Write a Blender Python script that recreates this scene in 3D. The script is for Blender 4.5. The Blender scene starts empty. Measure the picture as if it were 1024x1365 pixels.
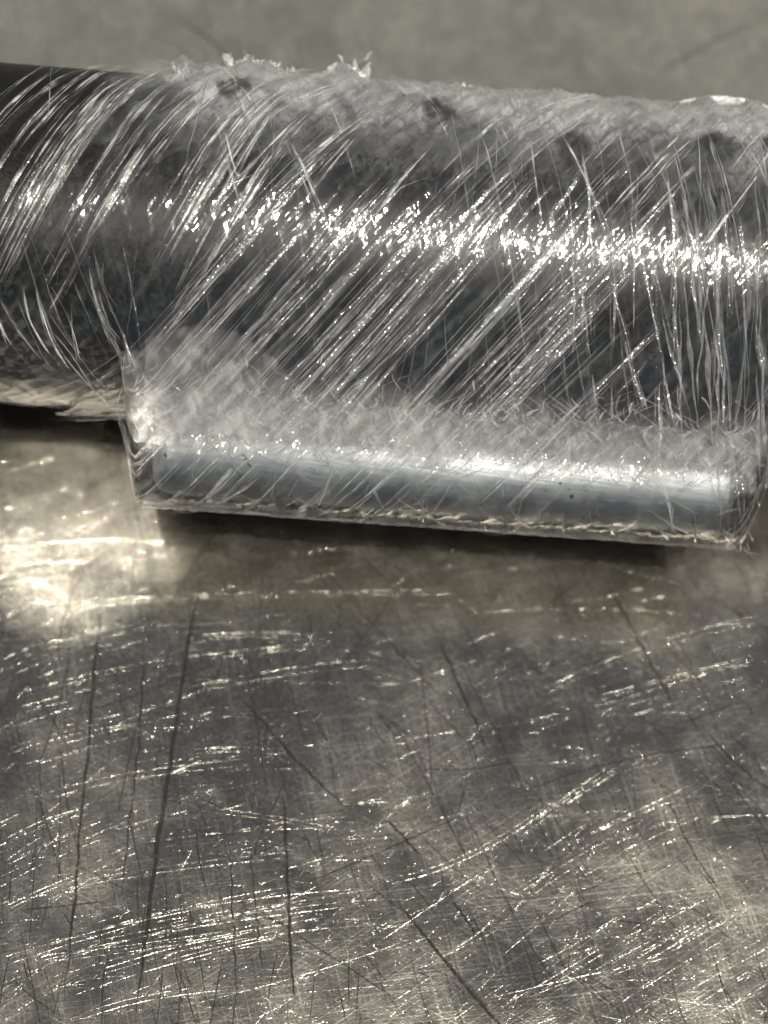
import bpy, bmesh, math, random
from mathutils import Vector, Matrix, noise
from mathutils.bvhtree import BVHTree

MM = 0.001
rnd = random.Random(7)
scene = bpy.context.scene
col = scene.collection

# ------------------------------------------------------------------ camera
TILT = math.radians(24.0)
CAM = Vector((0.0, -80.0, 142.9))            # millimetres
FPX = 2400.0                                 # focal length in photograph pixels (1024 wide)
cd = bpy.data.cameras.new("camera")
cam = bpy.data.objects.new("camera", cd)
col.objects.link(cam)
FWD = Vector((0, math.sin(TILT), -math.cos(TILT)))
UP0 = Vector((0, math.cos(TILT), math.sin(TILT)))
ROLL = math.radians(7.8)
RGT = Vector((1, 0, 0)) * math.cos(ROLL) + UP0 * math.sin(ROLL)
UPV = UP0 * math.cos(ROLL) - Vector((1, 0, 0)) * math.sin(ROLL)
rot = Matrix((RGT, UPV, -FWD)).transposed().to_4x4()
cam.matrix_world = Matrix.Translation(CAM * MM) @ rot
cd.sensor_fit = 'HORIZONTAL'
cd.sensor_width = 36.0
cd.lens = 36.0 * FPX / 1024.0
cd.clip_start = 0.002
cd.clip_end = 10.0
cd.dof.use_dof = True
cd.dof.focus_distance = 0.1385
cd.dof.aperture_fstop = cd.lens / 3.6        # 3.6 mm wide opening
scene.camera = cam

# ------------------------------------------------------------------ light
world = bpy.data.worlds.new("World")
scene.world = world
world.use_nodes = True
bg = world.node_tree.nodes["Background"]
bg.inputs[0].default_value = (0.124, 0.141, 0.166, 1)
bg.inputs[1].default_value = 1.0

SUN = Vector((0.23, -0.22, 1.0)).normalized()   # towards the sun
sd = bpy.data.lights.new("sun", 'SUN')
sd.energy = 4.8
sd.angle = math.radians(0.6)
sd.color = (1.0, 0.94, 0.82)
so = bpy.data.objects.new("sun", sd)
col.objects.link(so)
so.rotation_euler = SUN.to_track_quat('Z', 'Y').to_euler()

# added spot with no real source, brightens the table left of the rod
ld = bpy.data.lights.new("patch_fill_spot", 'SPOT')
ld.energy = 20.0
ld.color = (1.0, .93, .80)
ld.spot_size = math.radians(4.6)
ld.spot_blend = .35
ld.shadow_soft_size = .003
lo = bpy.data.objects.new("patch_fill_spot", ld)
col.objects.link(lo)
lo.location = Vector((-44.0, -52.0, 245.0)) * MM
lo.rotation_euler = (Vector((-44.0, -52.0, 245.0)) - Vector((-26.5, -20.8, 0.0))).to_track_quat('Z', 'Y').to_euler()

# added fill lamp on the far side, no real window, brightens steel beyond pipe
wd = bpy.data.lights.new("far_fill_light", 'AREA')
wd.shape = 'RECTANGLE'
wd.size = 2.2
wd.size_y = 1.0
wd.energy = 3.4
wd.color = (1.0, .98, .86)
wo = bpy.data.objects.new("far_fill_light", wd)
col.objects.link(wo)
wo.location = (0.1, 1.15, 0.92)
wo.rotation_euler = Vector((0.1, 1.15, 0.92)).to_track_quat('Z', 'Y').to_euler()

scene.view_settings.view_transform = 'Standard'
scene.view_settings.look = 'None'
scene.view_settings.exposure = 0.0
scene.view_settings.gamma = 1.0
scene.view_settings.use_curve_mapping = False
scene.render.engine = 'CYCLES'
scene.cycles.max_bounces = 4
scene.cycles.diffuse_bounces = 2
scene.cycles.glossy_bounces = 3
scene.cycles.transparent_max_bounces = 28
scene.cycles.use_adaptive_sampling = True
scene.cycles.adaptive_threshold = 0.08
scene.cycles.adaptive_min_samples = 24
scene.cycles.sample_clamp_indirect = 4.0
scene.cycles.use_denoising = True

# ------------------------------------------------------------------ helpers
def ray(px, py):
    return (FWD + RGT * ((px - 512.0) / FPX) + UPV * ((682.5 - py) / FPX)).normalized()

def on_table(px, py, z=0.0):
    d = ray(px, py)
    t = (z - CAM.z) / d.z
    return CAM + d * t

def mesh_obj(name, verts, faces, mat, parent=None, smooth=True, uvs=None, fade=None):
    me = bpy.data.meshes.new(name)
    me.from_pydata([(v[0] * MM, v[1] * MM, v[2] * MM) for v in verts], [], faces)
    if uvs is not None:
        uvl = me.uv_layers.new(name="UVMap")
        buf = [0.0] * (2 * len(me.loops))
        for i, l in enumerate(me.loops):
            u = uvs[l.vertex_index]
            buf[2 * i] = u[0]
            buf[2 * i + 1] = u[1]
        uvl.data.foreach_set("uv", buf)
    if fade is not None:
        fa = me.attributes.new("fade", 'FLOAT', 'POINT')
        fa.data.foreach_set("value", fade)
    me.materials.append(mat)
    if smooth:
        me.shade_smooth()
    me.update()
    o = bpy.data.objects.new(name, me)
    col.objects.link(o)
    if parent is not None:
        o.parent = parent
    return o

def tag(o, label, cat, group=None):
    o["label"] = label
    o["category"] = cat
    if group:
        o["group"] = group

class NT:
    """small node-tree writer"""
    def __init__(self, name):
        self.m = bpy.data.materials.new(name)
        self.m.use_nodes = True
        self.t = self.m.node_tree
        self.t.nodes.clear()
        self.out = self.n('ShaderNodeOutputMaterial')
    def n(self, kind, **kw):
        nd = self.t.nodes.new(kind)
        for k, v in kw.items():
            setattr(nd, k, v)
        return nd
    def put(self, sock, v):
        if hasattr(v, 'is_output'):
            self.t.links.new(v, sock)
        elif isinstance(v, (tuple, list)):
            sock.default_value = tuple(v) + ((1,) if len(v) == 3 and len(sock.default_value) == 4 else ())
        else:
            sock.default_value = v
    def uv(self):
        return self.n('ShaderNodeUVMap', uv_map="UVMap").outputs[0]
    def objc(self):
        return self.n('ShaderNodeTexCoord').outputs['Object']
    def mapping(self, vec, rot=(0, 0, 0), scale=(1, 1, 1), loc=(0, 0, 0)):
        # texture mapping order: scale, rotate, translate -> rotate first, then scale
        a = self.n('ShaderNodeMapping')
        self.put(a.inputs['Vector'], vec)
        a.inputs['Rotation'].default_value = rot
        a.inputs['Location'].default_value = loc
        b = self.n('ShaderNodeMapping')
        self.put(b.inputs['Vector'], a.outputs[0])
        b.inputs['Scale'].default_value = scale
        return b.outputs[0]
    def noise(self, vec, scale=1, detail=2, rough=0.5, dist=0.0):
        nd = self.n('ShaderNodeTexNoise')
        self.put(nd.inputs['Vector'], vec)
        self.put(nd.inputs['Scale'], scale)
        nd.inputs['Detail'].default_value = detail
        nd.inputs['Roughness'].default_value = rough
        nd.inputs['Distortion'].default_value = dist
        return nd.outputs['Fac']
    def ramp(self, v, a, b, lo=0.0, hi=1.0, smooth=True):
        nd = self.n('ShaderNodeMapRange')
        if smooth:
            nd.interpolation_type = 'SMOOTHSTEP'
        self.put(nd.inputs['Value'], v)
        nd.inputs['From Min'].default_value = a
        nd.inputs['From Max'].default_value = b
        nd.inputs['To Min'].default_value = lo
        nd.inputs['To Max'].default_value = hi
        return nd.outputs[0]
    def math(self, op, a, b=0.0, clamp=False):
        nd = self.n('ShaderNodeMath', operation=op, use_clamp=clamp)
        self.put(nd.inputs[0], a)
        self.put(nd.inputs[1], b)
        return nd.outputs[0]
    def mixc(self, f, a, b):
        nd = self.n('ShaderNodeMix', data_type='RGBA')
        self.put(nd.inputs[0], f)
        self.put(nd.inputs[6], a)
        self.put(nd.inputs[7], b)
        return nd.outputs[2]
    def bump(self, h, strength=1.0, dist=1.0, normal=None):
        nd = self.n('ShaderNodeBump')
        self.put(nd.inputs['Height'], h)
        nd.inputs['Strength'].default_value = strength
        nd.inputs['Distance'].default_value = dist
        if normal is not None:
            self.put(nd.inputs['Normal'], normal)
        return nd.outputs[0]
    def mix(self, f, a, b):
        nd = self.n('ShaderNodeMixShader')
        self.put(nd.inputs[0], f)
        self.put(nd.inputs[1], a)
        self.put(nd.inputs[2], b)
        return nd.outputs[0]
    def principled(self, **kw):
        nd = self.n('ShaderNodeBsdfPrincipled')
        for k, v in kw.items():
            self.put(nd.inputs[k.replace('_', ' ')], v)
        return nd.outputs[0]
    def done(self, sh):
        self.t.links.new(sh, self.out.inputs['Surface'])
        return self.m

R2 = math.radians

# ------------------------------------------------------------------ materials
def steel_material():
    b = NT("worn_steel")
    c = b.mapping(b.objc(), scale=(1000, 1000, 1000))          # mm
    big = b.noise(c, 0.055, 3, 0.55, 0.6)
    mid = b.noise(c, 0.28, 4, 0.6, 0.5)
    fine = b.noise(c, 3.0, 3, 0.7)
    # hair scratches in several directions
    hs = []
    for i, (ang, sx, sy, d) in enumerate(((14, .07, 6.0, 1.2), (-17, .06, 7.5, 1.0), (41, .09, 7.0, 1.0), (112, .10, 5.0, 1.2))):
        n1 = b.noise(b.mapping(c, rot=(0, 0, R2(-ang)), scale=(sx, sy, 1), loc=(i * 13.7, i * 5.1, 0)), 1.0, 2, 0.65, d * 0.2)
        hs.append(n1)
    lines = None
    for x in hs:
        q = b.ramp(x, .54, .66)
        lines = q if lines is None else b.math('MAXIMUM', lines, q)
    dlines = b.ramp(hs[3], .40, .30)
    h = hs[0]
    for x in hs[1:]:
        h = b.math('ADD', h, x)
    h = b.math('ADD', h, b.math('MULTIPLY', fine, 0.7))
    bump = b.bump(h, 0.6, 0.000014)
    colr = b.mixc(b.ramp(b.math('ADD', b.math('MULTIPLY', big, .6), b.math('MULTIPLY', mid, .4)), .34, .66), (0.32, 0.303, 0.265), (0.48, 0.452, 0.39))
    colr = b.mixc(b.math('MULTIPLY', b.math('MULTIPLY', lines, b.ramp(mid, .38, .62, .15, 1)), .48), colr, (.68, .65, .57))
    colr = b.mixc(b.math('MULTIPLY', dlines, .6), colr, (.14, .13, .11))
    colr = b.mixc(b.ramp(fine, .42, .66, 0, .7), colr, (.15, .145, .13))
    # dark speck dirt
    dirt = b.ramp(b.noise(c, 1.3, 3, 0.6), .64, .72)
    colr = b.mixc(b.math('MULTIPLY', dirt, .35), colr, (0.16, 0.15, 0.13))
    rough = b.ramp(b.math('ADD', b.math('MULTIPLY', fine, .3), b.math('ADD', b.math('MULTIPLY', mid, .25), b.math('MULTIPLY', big, .45))), .36, .64, .11, .24)
    rough = b.math('ADD', rough, b.math('MULTIPLY', lines, .05))
    return b.done(b.principled(Base_Color=colr, Metallic=0.95, Roughness=rough, Normal=bump))

def scratch_material():
    b = NT("bright_scratch")
    c = b.mapping(b.objc(), scale=(1000, 1000, 1000))
    f = b.noise(c, 2.2, 3, 0.7)
    bump = b.bump(b.noise(c, 7.0, 2, .6), .5, 0.00006)
    sh = b.principled(Base_Color=(.46, .44, .39), Metallic=1.0, Roughness=b.ramp(f, .35, .65, .10, .26), Normal=bump)
    tr = b.n('ShaderNodeBsdfTransparent').outputs[0]
    return b.done(b.mix(b.ramp(b.noise(c, .7, 5, .8), .40, .62), tr, sh))

def grime_material():
    b = NT("scratch_grime")
    c = b.mapping(b.objc(), scale=(1000, 1000, 1000))
    f = b.noise(c, 1.4, 3, 0.7)
    d = b.principled(Base_Color=(.022, .02, .017), Roughness=.7, Specular_IOR_Level=.2)
    tr = b.n('ShaderNodeBsdfTransparent').outputs[0]
    return b.done(b.mix(b.ramp(f, .34, .58, .18, .85), tr, d))

def pipe_material():
    b = NT("black_pipe_paint")
    c = b.mapping(b.objc(), scale=(1000, 1000, 1000))
    n1 = b.noise(c, 4.0, 3, .6)
    colr = b.mixc(b.ramp(n1, .35, .7), (.003, .003, .0032), (.008, .008, .0085))
    return b.done(b.principled(Base_Color=colr, Roughness=b.ramp(n1, .3, .7, .34, .48), Specular_IOR_Level=.32, Normal=b.bump(n1, .2, .00003)))

def rod_material():
    b = NT("dull_aluminium")
    c = b.mapping(b.objc(), scale=(1000, 1000, 1000))
    l = b.noise(b.mapping(c, scale=(.06, 5, 5)), 1.0, 3, .6)
    n1 = b.noise(c, .5, 4, .6)
    sp = b.ramp(b.noise(c, 1.5, 2, .5), .70, .74)
    colr = b.mixc(b.ramp(n1, .35, .65), (.32, .345, .37), (.43, .45, .47))
    colr = b.mixc(sp, colr, (.06, .06, .06))
    return b.done(b.principled(Base_Color=colr, Metallic=.92, Roughness=b.ramp(l, .3, .7, .42, .55), Normal=b.bump(l, .4, .00005)))

def film_material(name, families, haze_lo, haze_hi, blotch=0.0, rough=.13, bumpd=0.00009, clear=.5, seed=0.0, fade=False, pscale=.16, gmul=1.2):
    """clear stretch film: streaks along the pull, thin milky haze where it is bunched"""
    b = NT(name)
    c = b.mapping(b.uv(), scale=(1, 1, 1), loc=(seed, seed * .7, 0))    # uv is in mm
    hs = []
    for i, (ang, along, across, w) in enumerate(families):
        v = b.mapping(c, rot=(0, 0, R2(-ang)), scale=(along, across, 1), loc=(i * 31.1, i * 17.3, 0))
        n1 = b.noise(v, 1.0, 1.5, .5, .25)
        hs.append((n1, w))
    h = None
    for n1, w in hs:
        t = b.math('MULTIPLY', n1, w)
        h = t if h is None else b.math('ADD', h, t)
    tot = sum(w for _, w in hs)
    hn = b.math('DIVIDE', h, tot)
    patch = b.noise(c, pscale, 3, .55, .4)
    crumb = b.noise(c, 1.1, 2.5, .6, .8)
    streak = b.ramp(hn, .47, .64)
    a = b.math('ADD', b.math('MULTIPLY', streak, haze_hi), haze_lo)
    a = b.math('MULTIPLY', a, b.ramp(patch, .30, .58, 1 - clear, 1.15))
    if blotch:
        a = b.math('ADD', a, b.math('MULTIPLY', b.ramp(crumb, .5, .62), blotch))
    fac = None
    if fade:
        at = b.n('ShaderNodeAttribute', attribute_name="fade").outputs['Fac']
        fac = b.math('MULTIPLY', at, b.ramp(b.math('ADD', at, b.math('MULTIPLY', crumb, .9)), .55, 1.0, .35, 1.0), clamp=True)
        a = b.math('MULTIPLY', a, fac)
    a = b.math('MINIMUM', a, .92)
    hh = b.math('ADD', h, b.math('MULTIPLY', crumb, .06))
    nrm = b.bump(hh, .9, bumpd)
    dif = b.n('ShaderNodeBsdfDiffuse')
    dif.inputs[0].default_value = (.80, .81, .80, 1)
    b.put(dif.inputs['Normal'], nrm)
    trl = b.n('ShaderNodeBsdfTranslucent')
    trl.inputs[0].default_value = (.74, .74, .72, 1)
    milk = b.mix(.45, dif.outputs[0], trl.outputs[0])
    tr = b.n('ShaderNodeBsdfTransparent').outputs[0]
    base = b.mix(a, tr, milk)
    gl = b.n('ShaderNodeBsdfGlossy')
    gl.inputs['Color'].default_value = (.95, .95, .95, 1)
    gl.inputs['Roughness'].default_value = rough
    b.put(gl.inputs['Normal'], nrm)
    fr = b.n('ShaderNodeFresnel')
    fr.inputs[0].default_value = 1.5
    gf = b.math('MINIMUM', b.math('MULTIPLY', fr.outputs[0], gmul), .6)
    gf = b.math('MULTIPLY', gf, b.ramp(patch, .36, .56, .35, 1.15))
    if fade:
        gf = b.math('MULTIPLY', gf, fac)
    return b.done(b.mix(gf, base, gl.outputs[0]))

def strand_material(name, milkf, rough):
    b = NT(name)
    c = b.mapping(b.objc(), scale=(1000, 1000, 1000))
    f = b.noise(c, 1.1, 3, .6)
    nrm = b.bump(b.noise(c, 6.0, 2, .6), .5, .00005)
    dif = b.n('ShaderNodeBsdfDiffuse')
    dif.inputs[0].default_value = (.86, .86, .84, 1)
    trl = b.n('ShaderNodeBsdfTranslucent')
    trl.inputs[0].default_value = (.8, .8, .78, 1)
    milk = b.mix(.4, dif.outputs[0], trl.outputs[0])
    tr = b.n('ShaderNodeBsdfTransparent').outputs[0]
    base = b.mix(b.ramp(f, .35, .68, milkf * .35, milkf), tr, milk)
    gl = b.n('ShaderNodeBsdfGlossy')
    gl.inputs['Color'].default_value = (1, 1, 1, 1)
    gl.inputs['Roughness'].default_value = rough
    b.put(gl.inputs['Normal'], nrm)
    fr = b.n('ShaderNodeFresnel')
    fr.inputs[0].default_value = 1.5
    return b.done(b.mix(b.math('MINIMUM', b.math('MULTIPLY', fr.outputs[0], 2.0), .7), base, gl.outputs[0]))

M_steel = steel_material()
M_scr = scratch_material()
M_grime = grime_material()
M_pipe = pipe_material()
M_rod = rod_material()
M_strand = strand_material("film_strand", .17, .09)
M_bold = strand_material("film_pleat", .36, .10)
M_tuft = strand_material("torn_film", .7, .2)

def pleat_material(name, milkf, glossf, rough, dist):
    """band of film pulled taut: fine parallel lines along its length"""
    b = NT(name)
    uv = b.uv()
    sep = b.n('ShaderNodeSeparateXYZ')
    b.put(sep.inputs[0], uv)
    wv = b.n('ShaderNodeCombineXYZ')
    lines = b.noise(b.mapping(uv, scale=(.16, 4.6, 1)), 1.0, 2, .6, .05)
    brk = b.noise(b.mapping(uv, scale=(.9, 1.6, 1)), 1.0, 3, .6, .3)
    at = b.n('ShaderNodeAttribute', attribute_name="fade").outputs['Fac']
    ln = b.ramp(lines, .50, .66)
    cover = b.math('MULTIPLY', at, b.ramp(brk, .34, .6, .25, 1.0))
    fine = b.noise(b.mapping(uv, scale=(2.2, 3.0, 1)), 1.0, 2, .5)
    nrm = b.bump(b.math('ADD', lines, b.math('MULTIPLY', fine, 1.7)), 1.0, dist)
    dif = b.n('ShaderNodeBsdfDiffuse')
    dif.inputs[0].default_value = (.86, .86, .84, 1)
    b.put(dif.inputs['Normal'], nrm)
    tr = b.n('ShaderNodeBsdfTransparent').outputs[0]
    base = b.mix(b.math('MULTIPLY', cover, b.math('ADD', b.math('MULTIPLY', ln, milkf), milkf * .03)), tr, dif.outputs[0])
    gl = b.n('ShaderNodeBsdfGlossy')
    gl.inputs['Color'].default_value = (1, 1, 1, 1)
    gl.inputs['Roughness'].default_value = rough
    b.put(gl.inputs['Normal'], nrm)
    g = b.math('MULTIPLY', cover, b.math('ADD', b.math('MULTIPLY', ln, glossf), .01))
    return b.done(b.mix(g, base, gl.outputs[0]))
M_pleat = pleat_material("taut_film", .42, .42, .19, .00012)
M_soft = pleat_material("soft_film_pull", .58, .07, .18, .00006)

# ------------------------------------------------------------------ table
def ribbon(verts, faces, pts, width, height, nrm_of, sides=4, taper=True):
    """low rounded ridge along pts (mm)"""
    n = len(pts)
    base = len(verts)
    for i, p in enumerate(pts):
        t = (pts[min(i + 1, n - 1)] - pts[max(i - 1, 0)])
        if t.length < 1e-9:
            t = Vector((1, 0, 0))
        t.normalize()
        nn = nrm_of(i)
        s = nn.cross(t).normalized()
        k = i / (n - 1)
        w = width(k) if callable(width) else width
        if taper:
            w *= min(1.0, 5.0 * min(k, 1 - k) + .06)
        for j in range(sides):
            u = j / (sides - 1) * 2 - 1
            verts.append(p + s * (u * w * .5) + nn * (height * (1 - u * u)))
    for i in range(n - 1):
        for j in range(sides - 1):
            a = base + i * sides + j
            faces.append((a, a + 1, a + 1 + sides, a + sides))

Z = Vector((0, 0, 1))
tv, tf = [], []
NX = 12
for j in range(NX + 1):
    for i in range(NX + 1):
        tv.append((-260 + 520 * i / NX, -220 + 520 * j / NX, 0))
for j in range(NX):
    for i in range(NX):
        a = j * (NX + 1) + i
        tf.append((a, a + 1, a + NX + 2, a + NX + 1))
table = mesh_obj("steel_tabletop", tv, tf, M_steel)
table["kind"] = "structure"
table["label"] = "scratched worn stainless steel tabletop under the wrapped pipe"

def scratch_path(px, py, ang, length, curve, seg=12, wob=0.0, z=.004):
    """polyline on the table, in photograph pixels"""
    pts = []
    a = ang - curve * .5
    x, y = px, py
    st = length / seg
    path = []
    for i in range(seg + 1):
        path.append((x, y))
        x += math.cos(a) * st
        y -= math.sin(a) * st
        a += curve / seg + rnd.gauss(0, wob)
    mx, my = path[seg // 2]
    for (x, y) in path:
        p = on_table(x - mx + px, y - my + py)
        pts.append(Vector((p.x, p.y, z)))
    return pts

def swirl_dir(px, py):
    """direction of the polishing swirls at a photo position"""
    if px < 520:
        a = math.radians(24 - 34 * px / 520.0)
    else:
        a = math.radians(22 + 26 * min(1, (px - 520) / 250.0) * min(1, max(0, (py - 850) / 250.0)))
    return a

sv, sf = [], []
up = lambda i: Z
for k in range(2200):
    px = rnd.uniform(-120, 1150)
    py = rnd.uniform(700, 1500) if rnd.random() < .86 else rnd.uniform(-60, 700)
    a = swirl_dir(px, py) + rnd.gauss(0, .22)
    if rnd.random() < .42:
        a = rnd.uniform(0, math.pi)
    L = rnd.lognormvariate(math.log(60), .75)
    L = min(L, 420)
    w = rnd.choice((.025, .03, .035, .045, .06, .085)) * rnd.uniform(.7, 1.3)
    w *= .8
    if rnd.random() < .03:
        w *= 2.2
    ribbon(sv, sf, scratch_path(px, py, a, L, rnd.gauss(-.10, .12), 10, .012), w, w * rnd.uniform(.015, .10), up)
# bundles of parallel scratches
for (bx, by, ba, bl, bn, bs) in ((745, 1160, 52, 190, 7, 5), (560, 800, 170, 10, 1, 1), (330, 1225, 8, 300, 6, 9), (220, 1260, 14, 340, 6, 10), (300, 845, 2, 200, 4, 8),
                                 (880, 1240, 28, 220, 9, 9), (960, 1290, 30, 200, 9, 9), (100, 880, 20, 220, 5, 11), (150, 985, 14, 240, 4, 12), (760, 1065, 34, 230, 3, 8),
                                 (860, 1110, 24, 200, 5, 10), (630, 1190, 58, 150, 4, 10), (380, 1350, -25, 110, 6, 6), (900, 915, 14, 260, 4, 10), (60, 1130, 26, 200, 4, 9)):
    for q in range(bn):
        o = (q - bn / 2) * bs + rnd.gauss(0, 2)
        a = math.radians(ba) + rnd.gauss(0, .03)
        px = bx + math.sin(a) * o + rnd.gauss(0, bl * .1) * math.cos(a)
        py = by + math.cos(a) * o - rnd.gauss(0, bl * .1) * math.sin(a)
        w = rnd.uniform(.04, .12)
        ribbon(sv, sf, scratch_path(px, py, a, bl * rnd.uniform(.5, 1.1), rnd.gauss(-.12, .06), 14, .006, .006), w, w * rnd.uniform(.04, .11), up)
arcs = (((0, 880), (40, 860), (70, 852), (110, 850), .14), ((10, 930), (150, 880), (300, 868), (450, 855), .16), ((262, 847), (300, 843), (340, 842), (400, 843), .2), ((20, 945), (60, 930), (90, 928), (130, 915), .16),
        ((40, 1065), (120, 1035), (200, 1022), (350, 1010), .15), ((0, 1122), (40, 1100), (80, 1080), (130, 1075), .17), ((0, 1212), (50, 1185), (90, 1170), (130, 1156), .2), ((90, 1270), (220, 1240), (330, 1222), (500, 1205), .18),
        ((10, 1276), (120, 1270), (220, 1252), (310, 1240), .18), ((270, 1076), (330, 1082), (400, 1090), (470, 1112), .16), ((100, 1362), (170, 1335), (230, 1325), (320, 1318), .2), ((90, 806), (200, 790), (400, 788), (640, 786), .13),
        ((512, 1180), (620, 1160), (690, 1110), (775, 1048), .15), ((700, 930), (800, 880), (900, 840), (1040, 815), .14), ((780, 945), (860, 925), (940, 895), (1040, 870), .14), ((230, 920), (330, 900), (420, 880), (510, 880), .10),
        ((250, 1000), (290, 995), (330, 994), (370, 1000), .16), ((0, 1010), (60, 985), (140, 965), (240, 960), .12), ((60, 1190), (180, 1165), (300, 1150), (420, 1140), .1), ((0, 1290), (60, 1265), (130, 1250), (200, 1225), .14),
        ((660, 1210), (740, 1160), (800, 1120), (870, 1090), .1), ((690, 1330), (760, 1290), (840, 1240), (920, 1190), .12))
for (p0, p1, p2, p3, w) in arcs:
    for rep_ in range(2):
        pts = []
        oy = rep_ * rnd.choice((-7, 6, 9))
        for i in range(31):
            t = i / 30
            q = [(1 - t) ** 3 * p0[m] + 3 * (1 - t) ** 2 * t * p1[m] + 3 * (1 - t) * t * t * p2[m] + t ** 3 * p3[m] for m in (0, 1)]
            p = on_table(q[0], q[1] + oy)
            pts.append(Vector((p.x, p.y, .006)))
        w2 = w * (.62 if rep_ == 0 else .35)
        ribbon(sv, sf, pts, lambda k, w2=w2: w2 * (.7 + .6 * abs(noise.noise((k * 9, w2 * 71, 2)))), w2 * .09, up)
sc = mesh_obj("bright_scratches", sv, sf, M_scr, table)
sc["kind"] = "stuff"

gv, gf = [], []
dark = [((268, 760), (238, 930), (205, 1150), (180, 1365), .30), ((134, 800), (120, 960), (112, 1080), (85, 1340), .20), ((192, 860), (190, 940), (186, 1000), (160, 1200), .14),
        ((312, 920), (370, 980), (410, 1040), (470, 1080), .17), ((378, 1050), (380, 1140), (388, 1260), (392, 1340), .22), ((520, 1190), (600, 1290), (640, 1340), (680, 1380), .24),
        ((512, 1090), (535, 1110), (550, 1130), (560, 1140), .2), ((575, 830), (610, 910), (640, 980), (650, 1000), .22), ((800, 760), (850, 850), (880, 900), (900, 950), .16),
        ((600, 1195), (618, 1220), (630, 1240), (634, 1245), .2), ((690, 1060), (800, 1010), (900, 1000), (1000, 990), .08), ((560, 1024), (610, 1030), (660, 1024), (700, 1010), .10),
        ((305, 1120), (310, 1180), (312, 1260), (316, 1330), .12), ((330, 1110), (340, 1200), (346, 1260), (350, 1300), .10), ((930, 960), (970, 1010), (1000, 1040), (1040, 1060), .14),
        ((880, 1040), (910, 1110), (940, 1180), (970, 1190), .12), ((230, 20), (300, 60), (330, 100), (380, 150), .22), ((1024, 20), (960, 50), (900, 80), (880, 100), .18)]
for (p0, p1, p2, p3, w) in dark:
    pts = []
    for i in range(25):
        t = i / 24
        q = [(1 - t) ** 3 * p0[m] + 3 * (1 - t) ** 2 * t * p1[m] + 3 * (1 - t) * t * t * p2[m] + t ** 3 * p3[m] for m in (0, 1)]
        p = on_table(q[0] + rnd.gauss(0, 1.0), q[1])
        pts.append(Vector((p.x, p.y, .012)))
    ribbon(gv, gf, pts, lambda k, w=w: 1.35 * w * (.75 + .5 * abs(noise.noise((k * 7, w * 91, 0)))), .002, up)
for k in range(330):
    px = rnd.uniform(-60, 1080)
    py = rnd.uniform(760, 1420)
    a = rnd.gauss(math.radians(94 if px < 480 else 125), .22) if rnd.random() < .75 else rnd.uniform(0, math.pi)
    L = min(260, rnd.lognormvariate(math.log(70), .7))
    pts = scratch_path(px, py, a, L, rnd.gauss(0, .15), 9, .02, .010)
    ribbon(gv, gf, pts, rnd.uniform(.04, .11), .001, up)
gr = mesh_obj("dark_scratches", gv, gf, M_grime, table)
gr["kind"] = "stuff"

# ------------------------------------------------------------------ pipe frame: x along the axis, y back, z up
YAW = math.radians(4.0)
PC = Vector((-1.1, 0, 14.1))
RP = 13.8
PM = Matrix.Translation(PC) @ Matrix.Rotation(YAW, 4, 'Z')
RODC = (-17.6, -1.5)       # rod axis in the pipe frame (y, z)
RR = 3.8
ROD0, ROD1 = -18.9, 27.0

def lathe(profile, segs, matrix):
    v, f = [], []
    for (x, r) in profile:
        for k in range(segs):
            a = 2 * math.pi * k / segs
            v.append(matrix @ Vector((x, r * math.cos(a), r * math.sin(a))))
    n = len(profile)
    for i in range(n - 1):
        for k in range(segs):
            k2 = (k + 1) % segs
            f.append((i * segs + k, i * segs + k2, (i + 1) * segs + k2, (i + 1) * segs + k))
    f.append(tuple(range(segs))[::-1])
    f.append(tuple((n - 1) * segs + k for k in range(segs)))
    return v, f

v, f = lathe([(-120, RP), (-60, RP), (0, RP), (60, RP), (120, RP)], 160, PM)
pipe = mesh_obj("black_pipe", v, f, M_pipe)
tag(pipe, "thick black round pipe lying across the steel under clear film", "pipe")

tag_rod = lambda o: tag(o, "short silver metal rod bound with film along the pipe's near side", "rod")
RM = PM @ Matrix.Translation((0, RODC[0], RODC[1]))
prof = [(ROD0, RR - 1.0), (ROD0 + .25, RR - .55), (ROD0 + .7, RR - .15), (ROD0 + 1.3, RR), (0, RR), (ROD1 - .6, RR), (ROD1 - .2, RR - .12), (ROD1, RR - .5)]
v, f = lathe(prof, 96, RM)
rod = mesh_obj("metal_rod", v, f, M_rod)
tag_rod(rod)

# ------------------------------------------------------------------ film hull
def circle_hit(cy, cz, r, dy, dz):
    """far hit of a ray from the origin with a circle, or None"""
    bq = dy * cy + dz * cz
    disc = bq * bq - (cy * cy + cz * cz - r * r)
    if disc < 0:
        return None
    return bq + math.sqrt(disc)

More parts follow.
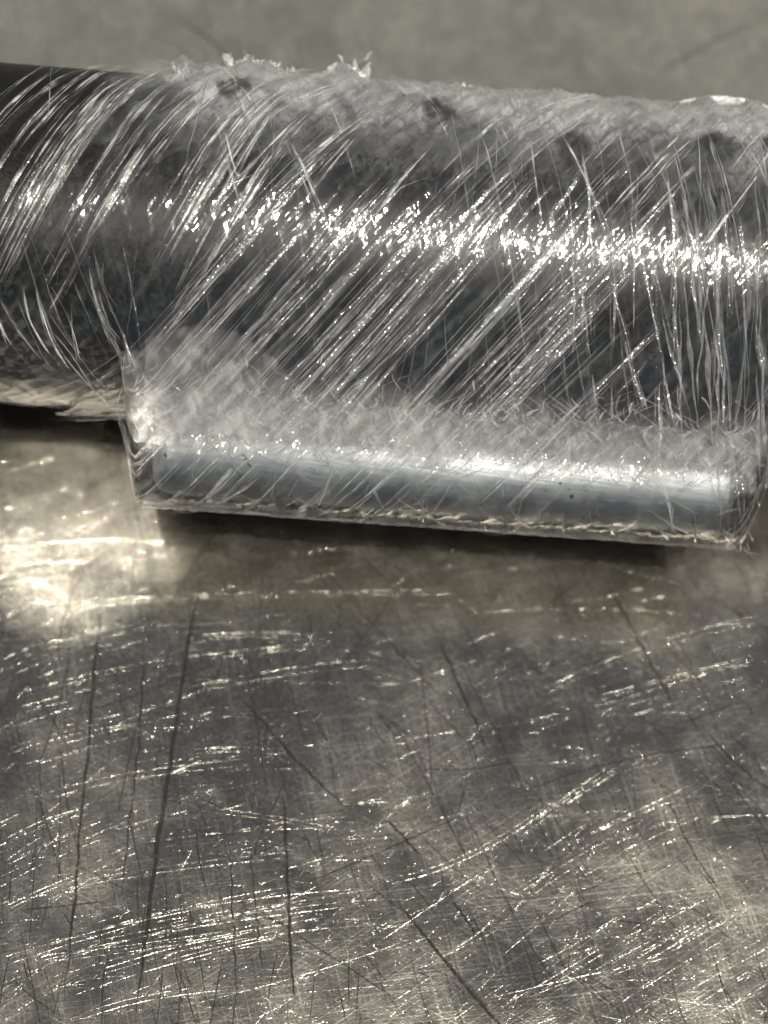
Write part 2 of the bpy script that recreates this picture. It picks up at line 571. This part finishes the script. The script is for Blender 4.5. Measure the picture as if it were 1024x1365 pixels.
def hull_profile(pad, N=1440):
    """radius of the convex hull of pipe and rod about the pipe axis"""
    pts = []
    for k in range(720):
        a = 2 * math.pi * k / 720
        pts.append(((RP + pad) * math.cos(a), (RP + pad) * math.sin(a)))
        pts.append((RODC[0] + (RR + pad) * math.cos(a), RODC[1] + (RR + pad) * math.sin(a)))
    pts = sorted(set(pts))
    def half(ps):
        h = []
        for p in ps:
            while len(h) > 1 and (h[-1][0] - h[-2][0]) * (p[1] - h[-2][1]) - (h[-1][1] - h[-2][1]) * (p[0] - h[-2][0]) <= 0:
                h.pop()
            h.append(p)
        return h
    lo = half(pts)
    hi = half(pts[::-1])
    hull = lo[:-1] + hi[:-1]
    ang = sorted((math.atan2(p[1], p[0]) % (2 * math.pi), p) for p in hull)
    out = []
    m = len(ang)
    j = 0
    for k in range(N):
        a = 2 * math.pi * k / N
        while j < m and ang[j][0] <= a:
            j += 1
        p = ang[(j - 1) % m][1]
        q = ang[j % m][1]
        d = (math.cos(a), math.sin(a))
        ex, ey = q[0] - p[0], q[1] - p[1]
        den = d[0] * ey - d[1] * ex
        if abs(den) < 1e-9:
            out.append(math.hypot(*p))
        else:
            out.append((p[0] * ey - p[1] * ex) / den)
    return out

HULL = hull_profile(0.0)
def hull_r(phi):
    t = (phi % (2 * math.pi)) / (2 * math.pi) * 1440
    i = int(t)
    return HULL[i % 1440] * (1 - (t - i)) + HULL[(i + 1) % 1440] * (t - i)

def sstep(a, b, x):
    t = max(0.0, min(1.0, (x - a) / (b - a)))
    return t * t * (3 - 2 * t)

def rod_weight(x, phi):
    l = max(0.0, min(1.0, (x + 21.6) / 1.5)) ** .6
    r = 1 - max(0.0, min(1.0, (x - ROD1 - .7) / 3.2)) ** 1.6
    return l * r

def hull_point(x, phi, pad):
    w = rod_weight(x, phi)
    r = (RP * (1 - w) + hull_r(phi) * w) + pad
    return Vector((x, r * math.cos(phi), r * math.sin(phi)))

# arclength-like coordinate for textures
ARC = [0.0]
for k in range(1440):
    a0, a1 = 2 * math.pi * k / 1440, 2 * math.pi * (k + 1) / 1440
    r0, r1 = HULL[k], HULL[(k + 1) % 1440]
    ARC.append(ARC[-1] + math.hypot(r1 * math.cos(a1) - r0 * math.cos(a0), r1 * math.sin(a1) - r0 * math.sin(a0)))
def arc(phi):
    t = phi / (2 * math.pi) * 1440
    i = min(1439, int(t))
    return ARC[i] + (ARC[i + 1] - ARC[i]) * (t - i)

def wrinkle(x, s, dirs, amp):
    h = 0.0
    for (ca, sa, al, ac, w, off) in dirs:
        u = (x * ca + s * sa) * al
        q = (-x * sa + s * ca) * ac
        h += w * max(0.0, 1 - 2.2 * abs(noise.noise((u + off, q + off * .37, off)))) ** 2
    return h * amp

def dirset(lst):
    return [(math.cos(R2(a)), math.sin(R2(a)), al, ac, w, o) for (a, al, ac, w, o) in lst]

# in (x, s) the angle s runs from the back over the top to the near side: on the near side a
# streak rising to the right has a negative slope
film = bpy.data.objects.new("stretch_film", None)
col.objects.link(film)
tag(film, "clear wrinkled stretch film wrapped tightly round the pipe and rod", "plastic film")

def shell(name, x0, x1, nx, nphi, pad, dirs, amp, mat, edge=None, phi0=0.0, phi1=2 * math.pi, part_label=None):
    v, f, uv = [], [], []
    for i in range(nx + 1):
        for k in range(nphi + 1):
            phi = phi0 + (phi1 - phi0) * k / nphi
            x = x0 + (x1 - x0) * i / nx
            if edge:
                x = max(x, edge(phi)) if edge(phi) < x1 else x1
            s = arc(phi % (2 * math.pi)) if phi < 2 * math.pi else arc(2 * math.pi - 1e-6)
            p = hull_point(x, phi, pad + wrinkle(x, s, dirs, amp))
            v.append(PM @ p)
            uv.append((x, s))
    for i in range(nx):
        for k in range(nphi):
            a = i * (nphi + 1) + k
            b2 = a + nphi + 1
            if (v[a] - v[b2]).length < 1e-6 and (v[a + 1] - v[b2 + 1]).length < 1e-6:
                continue
            f.append((a, a + 1, b2 + 1, b2))
    return mesh_obj(name, v, f, mat, film, uvs=uv)

FAM_MAIN = [(-48, .12, 1.7, 1.0), (-66, .14, 2.6, .45), (78, .15, 1.6, .5)]
FAM_INNER = [(-60, .12, 1.3, 1.0), (72, .14, 1.5, .6)]
M_inner = film_material("film_inner", FAM_INNER, .003, .045, blotch=.03, rough=.11, gmul=2.2, seed=3.0, clear=.75)
M_outer = film_material("film_outer", FAM_MAIN, .004, .06, blotch=.0, rough=.095, seed=11.0, clear=.6)
M_flap = film_material("film_flap", [(-55, .2, 1.0, 1.0), (60, .25, 1.2, .6)], .09, .22, blotch=.05, rough=.08, seed=23.0, clear=.5, bumpd=.0003, fade=True)

D_in = dirset([(-55, .10, .75, 1.0, 3.1), (75, .10, .8, .7, 9.2), (-30, .3, 1.4, .35, 5.5)])
D_out = dirset([(-46, .07, .9, 1.0, 1.7), (-58, .09, 1.6, .6, 7.7), (78, .10, 1.0, .7, 4.4), (20, .5, 1.9, .25, 8.1)])
def left_edge(phi):
    # slanting start of the film on the bare pipe
    return -32.0 - 6.6 * (phi - 2.35) + .5 * noise.noise((phi * 2.2, 3.3, 0))
def outer_edge(phi):
    return -17.5 - 7.5 * (phi - 2.2) + 1.6 * noise.noise((phi * 1.7, 8.3, 0))
shell("film_layer", -44, 48, 460, 380, .18, D_in, .09, M_inner, left_edge)
shell("film_layer", -44, 48, 460, 380, .55, D_out, .14, M_outer, outer_edge)

# ------------------------------------------------------------------ strands and folds in the film
def film_normal(x, phi):
    e = .01
    a = hull_point(x, phi + e, 0) - hull_point(x, phi - e, 0)
    n = Vector((1, 0, 0)).cross(a)
    n.normalize()
    if n.y * math.cos(phi) + n.z * math.sin(phi) < 0:
        n = -n
    return (PM.to_3x3() @ n).normalized()

def strand(verts, faces, x, phi, slope, span, pad, w, hgt, wob=.05, seg=None, sides=4, curl=0.0):
    """one pulled thread or pleat lying on the film; span is an angle about the pipe"""
    seg = seg or max(6, int(abs(span) / .055))
    pts, nrm = [], []
    ph0 = phi - span * .5
    o = rnd.uniform(0, 99)
    s_mid = arc(phi % (2 * math.pi))
    xs = x
    prev = None
    for i in range(seg + 1):
        t = i / seg
        p = ph0 + span * t
        sv_ = arc(max(0.0, min(2 * math.pi - 1e-4, p))) - s_mid
        xx = x + slope * sv_ + wob * noise.noise((t * 5 * abs(span) + o, o, 0)) * 3 + curl * (t - .5) ** 2 * 4
        pp = hull_point(xx, p, pad + .12 * noise.noise((t * 9 * abs(span), o, 4.4)))
        pts.append(PM @ pp)
        nrm.append(film_normal(xx, p))
    wf = lambda k: w * (.45 + 1.1 * abs(noise.noise((k * 6 * abs(span) + .5, o, 7.7))) * 1.6)
    ribbon(verts, faces, pts, wf, hgt * w, lambda i: nrm[i], sides)

fv, ff = [], []                       # too fine to pick apart
def big(x, phi, slope, span, pad, w, hgt, wob=.015):
    v, f = [], []
    strand(v, f, x, phi, slope, span, pad, w, hgt, wob, sides=5)
    mesh_obj("strand", v, f, M_bold, film)

def pleat(x, phi, slope, span, pad, w, hgt, mat, wob=.015, curl=0.0, sides=7):
    v, f, uv, fd = [], [], [], []
    seg = max(12, int(abs(span) / .035))
    ph0 = phi - span * .5
    o = rnd.uniform(0, 99)
    s_mid = arc(phi % (2 * math.pi))
    pts, nn = [], []
    for i in range(seg + 1):
        t = i / seg
        p = ph0 + span * t
        sv_ = arc(max(0.0, min(2 * math.pi - 1e-4, p))) - s_mid
        xx = x + slope * sv_ + wob * 3 * noise.noise((t * 5 * span + o, o, 0)) + curl * (t - .5) ** 2 * 4
        pts.append(PM @ hull_point(xx, p, pad + .10 * noise.noise((t * 9 * span, o, 4.4))))
        nn.append(film_normal(xx, p))
    dist = 0.0
    for i, p in enumerate(pts):
        if i:
            dist += (p - pts[i - 1]).length
        tg = (pts[min(i + 1, seg)] - pts[max(i - 1, 0)]).normalized()
        sd_ = nn[i].cross(tg).normalized()
        k = i / seg
        ww = w * (.55 + .9 * abs(noise.noise((k * 4 * span + .3, o, 7.7)))) * (.35 + .65 * min(1, 3.5 * min(k, 1 - k)))
        for j in range(sides):
            u = j / (sides - 1) * 2 - 1
            v.append(p + sd_ * (u * ww * .5) + nn[i] * (hgt * ww * (1 - u * u)))
            uv.append((dist + o * 7, u * ww * .5 + o * 3))
            fd.append((1 - abs(u) ** 3) * sstep(0, .22, min(k, 1 - k)))
    for i in range(seg):
        for j in range(sides - 1):
            a = i * sides + j
            f.append((a, a + 1, a + 1 + sides, a + sides))
    mesh_obj("pleat", v, f, mat, film, uvs=uv, fade=fd)

U = rnd.uniform
# 1 taut diagonal bundles, rising to the right
for k in range(46):
    x = -17 + 33 * (k + U(0, 1)) / 46
    ph = R2(U(112, 160))
    sl = -rnd.gauss(.84, .035)
    sp = R2(U(45, 120))
    pleat(x, ph, sl, sp, U(1.0, 1.4), U(.3, 1.5), U(.08, .22), M_pleat)
    for q in range(rnd.randint(1, 5)):
        args = (x + rnd.gauss(0, .3), ph + rnd.gauss(0, .12), sl + rnd.gauss(0, .012), sp * U(.4, .9), U(1.1, 1.5), U(.04, .10), U(.25, .6))
        if q == 0:
            big(*args)
        else:
            strand(fv, ff, *args, wob=.015)
# 2 pale curved pulls over the left end
for k in range(34):
    x = U(-31, -12)
    ph = R2(U(64, 112))
    sl = -rnd.gauss(.5, .04)
    pleat(x, ph, sl, R2(U(50, 95)), U(.5, .8), U(.35, 1.2), U(.05, .15), M_soft)
    if k % 2:
        strand(fv, ff, x + rnd.gauss(0, .3), ph, sl, R2(U(30, 70)), U(.6, .8), U(.05, .1), U(.2, .4))
# steep pulls on the right half
for k in range(34):
    pleat(U(8, 38), R2(U(95, 165)), U(.08, .40), R2(U(30, 85)), U(.9, 1.4), U(.25, .9), U(.10, .25), M_pleat, wob=.06)
for k in range(14):
    pleat(U(-36, -20), R2(U(138, 160)), U(.2, .5), R2(U(25, 44)), U(.5, .8), U(.25, .8), U(.08, .2), M_pleat, curl=U(-.8, .8))
# 3 falling pulls at the lower left
for k in range(24):
    x = U(-40, -20)
    strand(fv, ff, x, R2(U(125, 172)), U(.22, .50), R2(U(12, 40)), U(.6, 1.0), U(.05, .16), U(.2, .5), curl=U(-.6, .6))
# 4 falling threads across the right half
for k in range(46):
    x = U(2, 38)
    args = (x, R2(U(85, 175)), U(.12, .42), R2(U(25, 95)), U(1.0, 1.5), U(.05, .13), U(.25, .6))
    if k % 6 == 0:
        big(*args)
    else:
        strand(fv, ff, *args)
# 5 near-vertical threads everywhere
for k in range(30):
    strand(fv, ff, U(-34, 38), R2(U(60, 165)), rnd.gauss(0, .12), R2(U(20, 90)), U(.9, 1.3), U(.04, .10), U(.2, .5))
# 6 wavy thick folds at the right end
for k in range(36):
    args = (U(20, 36), R2(U(105, 160)), U(.02, .25), R2(U(25, 60)), U(1.0, 1.4), U(.14, .34), U(.3, .55), .12)
    if k < 24:
        big(*args)
    else:
        strand(fv, ff, *args[:-1], wob=.12)
# 7 soft pulls over the crown of the pipe, and the rim where the film starts
for k in range(46):
    pleat(U(-18, 40), R2(U(45, 100)), rnd.choice((-.8, -.65, -.9, -.75, .35, .5)) + rnd.gauss(0, .05), R2(U(30, 65)), U(.95, 1.4), U(.3, 1.3), U(.06, .18), M_soft if k % 3 else M_pleat)
for k in range(6):
    pleat(-26.3 + .28 * k, R2(80 + 2 * k), -.47, R2(118), .40 + .08 * k, (1.3, .9, .7, .5, 1.0, .6)[k], .14, M_soft)
# 8 short crinkles along the rod and the bright line
for k in range(700):
    if rnd.random() < .97:
        x, ph = U(-20, 28), R2(rnd.gauss(164, 4.5))
    else:
        x, ph = U(-16, 36), R2(rnd.gauss(108, 6))
    strand(fv, ff, x, ph, rnd.choice((-1, 1)) * U(0, 2.2), R2(U(1.5, 7)), U(.9, 1.25), U(.05, .12), U(.25, .6), wob=.12, seg=6, curl=U(-.5, .5))
# 9 pleats on the rod's lower face and pulls off its right end
for k in range(40):
    strand(fv, ff, U(-18, 28), R2(U(178, 184)), rnd.gauss(.3, .8), R2(U(3, 10)), U(.8, 1.0), U(.08, .22), U(.2, .4), wob=.1, seg=8)
for k in range(26):
    strand(fv, ff, U(27.5, 33), R2(U(146, 182)), -U(.3, .8), R2(U(10, 30)), U(.7, 1.1), U(.06, .16), U(.25, .5))
# 10 crisp little creases where the film gathers on the rod
cv, cf = [], []
for k in range(230):
    ph = R2(rnd.gauss(163, 4.5))
    strand(cv, cf, U(-20.5, 28), ph, rnd.choice((-1, -1, 1)) * U(.1, 1.4), R2(U(1.2, 4.0)), U(1.1, 1.4), U(.07, .18), U(.25, .5), wob=.05, seg=7, sides=5, curl=rnd.gauss(0, .18))
cr = mesh_obj("short_creases", cv, cf, strand_material("film_crease", .5, .14), film)
cr["kind"] = "stuff"
fs = mesh_obj("fine_strands", fv, ff, M_strand, film)
fs["kind"] = "stuff"

# milky doubled film along the top of the rod, and the loose tented corner at its left end
M_band = film_material("film_band", [(-50, .25, 1.2, 1.0), (70, .2, 1.1, .5)], .26, .46, blotch=.16, rough=.11, seed=31.0, clear=.55, bumpd=.0003, fade=True)
OPEN = ((1.6, 66, 1.5), (-6.0, 88, 2.2), (23.0, 75, 2.0), (28.5, 72, 2.2), (-14.5, 62, 1.6), (12, 80, 1.6), (7, 92, 1.8), (18, 92, 1.4))   # clear openings (x, degrees, radius)
PEAKS = tuple(((px - 512) / 2400 * 157 - 2.0, a) for px, a in ((165, .35), (250, .45), (326, .8), (352, .5), (450, 1.0), (715, .35), (900, .6), (960, .7)))
def ragged(nm, lo, hi, x0, x1, pad, mat, seed, f0=.35, f1=.12, rag=1.0, slant=0.0, wr=.25):
    v, f, uv, fd = [], [], [], []
    nx, npx = 260, 46
    for i in range(nx + 1):
        x = x0 + (x1 - x0) * i / nx
        a = lo + rag * (2.6 * noise.noise((x * .22, seed, 0)) + 1.3 * noise.noise((x * .8, seed, 3)))
        fx = min(1.0, max(0.0, min(x - x0, x1 - x) / 1.2))
        b2 = hi + .6 * noise.noise((x * .3, seed, 6))
        for k in range(npx + 1):
            phi = R2(a + (b2 - a) * k / npx)
            s_ = arc(phi)
            pk = 0.0
            if slant:
                for (xt, at_) in PEAKS:
                    pk += at_ * math.exp(-((x - xt) / (.5 + .5 * at_)) ** 2 - ((math.degrees(phi) - 42) / 13) ** 2)
                pk += .22 * noise.noise((x * .9, s_ * .6, seed)) + .12 * noise.noise((x * 2.6, s_ * 1.8, seed))
            v.append(PM @ hull_point(x, phi, pad + pk + wrinkle(x, s_, D_out, wr)))
            uv.append((x, s_))
            t = k / npx
            h_ = 1.0
            for (hx, hp, hr) in OPEN:
                h_ *= sstep(.55, 1.15, math.hypot((x - hx), (math.degrees(phi) - hp) * .24) / hr + .5 * noise.noise((x * .9, s_ * .9, 3.3)))
            fd.append(sstep(0, f0, t) * sstep(0, f1, 1 - t) * h_ * (sstep(0, 5, x - x0 - 1.5 + slant * (math.degrees(phi) - 60) + 2 * noise.noise((s_ * .5, seed, 1))) if slant else 1))
    for i in range(nx):
        for k in range(npx):
            a = i * (npx + 1) + k
            f.append((a, a + 1, a + npx + 2, a + npx + 1))
    mesh_obj(nm, v, f, mat, film, uvs=uv, fade=fd)
v, f, uv, fd = [], [], [], []
nx, nb = 300, 40
for i in range(nx + 1):
    x = ROD0 - 1.6 + (ROD1 - ROD0 + 3.4) * i / nx
    b1 = 128 + 3 * noise.noise((x * .3, 4.4, 0)) + 2 * noise.noise((x * 1.3, 4.4, 0))
    end = min(1.0, max(0.0, min(x - ROD0 + 1.6, ROD1 + 1.8 - x) / 1.6)) ** .5
    for k in range(nb + 1):
        be = R2(30 + (b1 - 30) * k / nb)
        s_ = be * (RR + .4)
        r_ = (RR + .38) * (.72 + .28 * end) + wrinkle(x, s_, D_out, .22)
        v.append(PM @ Vector((x, RODC[0] + r_ * math.cos(be), RODC[1] + r_ * math.sin(be))))
        uv.append((x, s_))
        fd.append(sstep(0, .22, 1 - k / nb))
for i in range(nx):
    for k in range(nb):
        a = i * (nb + 1) + k
        f.append((a, a + 1, a + nb + 2, a + nb + 1))
mesh_obj("film_band", v, f, M_band, film, uvs=uv, fade=fd)
ragged("film_band", 152, 171, -21.2, 28.8, 1.05, M_flap, 2.2, .6, .3, 1.6)
M_veil = film_material("crown_veil", [(-50, .12, 1.3, 1.0), (-62, .15, 2.4, .6), (62, .2, 1.6, .6)], .55, .62, blotch=.12, rough=.14, seed=47.0, clear=.72, bumpd=.0002, fade=True, pscale=.26)
M_hem = film_material("film_hem", [(4, .15, 1.3, 1.0), (70, .3, .8, .5)], .55, .36, blotch=.1, rough=.2, seed=61.0, clear=.4, bumpd=.0001, fade=True, pscale=.5)
ragged("bunched_hem", 187.5, 201, -19.8, 28.2, 1.25, M_hem, 12.2, .18, .1, .35, 0.0, .05)
ragged("crown_veil", 98, 18, -22, 48, .72, M_veil, 6.1, .75, .05, 4.0, .10)
ragged("crown_veil", 84, 15, -27, 48, .85, M_veil, 9.7, .8, .05, 4.0, .10)
def flap(nm, x0, x1, top, low, pad, seed):
    v, f, uv, fd = [], [], [], []
    nx, npx = 60, 40
    for i in range(nx + 1):
        t = i / nx
        x = x0 + (x1 - x0) * t
        a = low + (top - low) * (math.sin(math.pi * min(1, t * .75 + .25)) ** .7) + 1.2 * noise.noise((x * .7, seed, 0))
        for k in range(npx + 1):
            phi = R2(a + (low + 1.0 - a) * k / npx)
            s_ = arc(phi)
            v.append(PM @ hull_point(x, phi, pad + wrinkle(x, s_, D_in, .14)))
            uv.append((x, s_))
            fd.append((.55 + .45 * sstep(0, .5, k / npx)) * sstep(0, .12, k / npx + .04) * sstep(0, .25, 1.02 - t))
    for i in range(nx):
        for k in range(npx):
            a = i * (npx + 1) + k
            f.append((a, a + 1, a + npx + 2, a + npx + 1))
    mesh_obj(nm, v, f, M_flap, film, uvs=uv, fade=fd)
flap("loose_flap", -21.3, -8.0, 148, 170, 1.4, 4.0)
flap("loose_flap", -19.5, -6.0, 142, 167, 1.7, 9.0)
flap("loose_flap", -6.0, 6.0, 154, 170, 1.5, 14.0)

# torn tufts standing on the crown, frayed threads at the rod's lower right corner
def tuft(x, phi, size, lean, n, w):
    v, f = [], []
    root = PM @ hull_point(x, R2(phi), .75 if x > -17 else .25)
    out = film_normal(x, R2(phi))
    for q in range(n):
        p = root + Vector((rnd.gauss(0, .30), rnd.gauss(0, .15), 0)) * size
        d = (out + Vector((lean + rnd.gauss(0, .45), rnd.gauss(0, .3), rnd.gauss(0, .3)))).normalized()
        pts = []
        L = size * U(.5, 1.0)
        for i in range(9):
            pts.append(p.copy())
            p = p + d * (L / 8)
            d = (d + Vector((rnd.gauss(0, .28), rnd.gauss(0, .28), rnd.gauss(0, .28)))).normalized()
        nv = Vector((rnd.gauss(0, 1), rnd.gauss(0, 1) - 1, rnd.gauss(0, 1) + 1)).normalized()
        nn = [(nv + Vector((rnd.gauss(0, .3), rnd.gauss(0, .3), rnd.gauss(0, .3)))).normalized() for _ in pts]
        ribbon(v, f, pts, lambda k: w * U(.6, 1.3) * (1.1 - .5 * k), w * .25, lambda i: nn[i], 4)
    mesh_obj("torn_tuft", v, f, M_tuft, film)
for (px, ph, size, lean, n, w) in ((250, 40, 1.0, -.3, 6, .25), (322, 40, 1.5, -.2, 9, .4), (334, 40, 1.2, .2, 7, .35), (352, 38, 1.2, .5, 4, .22),
                                   (380, 40, .8, .2, 4, .2), (446, 40, 1.5, .25, 8, .55), (452, 38, 2.2, .25, 4, .5), (600, 40, .5, .2, 4, .2), (715, 40, .6, .1, 4, .2)):
    tuft((px - 512) / 2400 * 157 - 2.0, ph, size * 1.25, lean, n + 5, w * 1.9)
# pale doubled fold on the crown at the right
v, f = [], []
for q in range(3):
    pts, nn = [], []
    for i in range(26):
        t = i / 25
        x = (872 + 150 * t - 512) / 2400 * 157 - 2.7
        ph = R2(37 - 1.5 * q)
        pts.append(PM @ hull_point(x, ph, .75 + (1.0 - .2 * q) * math.sin(math.pi * min(1, t * 1.1)) ** .7 + .1 * noise.noise((x * 2, q, 0))))
        nn.append((film_normal(x, R2(80)) + Vector((0, -.3, 0))).normalized())
    ribbon(v, f, pts, lambda k: .38 + .3 * noise.noise((k * 9, q * 3.1, 0)), .12, lambda i: nn[i], 5)
mesh_obj("crown_fold", v, f, M_tuft, film)
for q in range(5):
    tuft(28.2 + rnd.gauss(0, .5), 191, U(1.6, 3.0), U(-.2, .8), 2, .16)
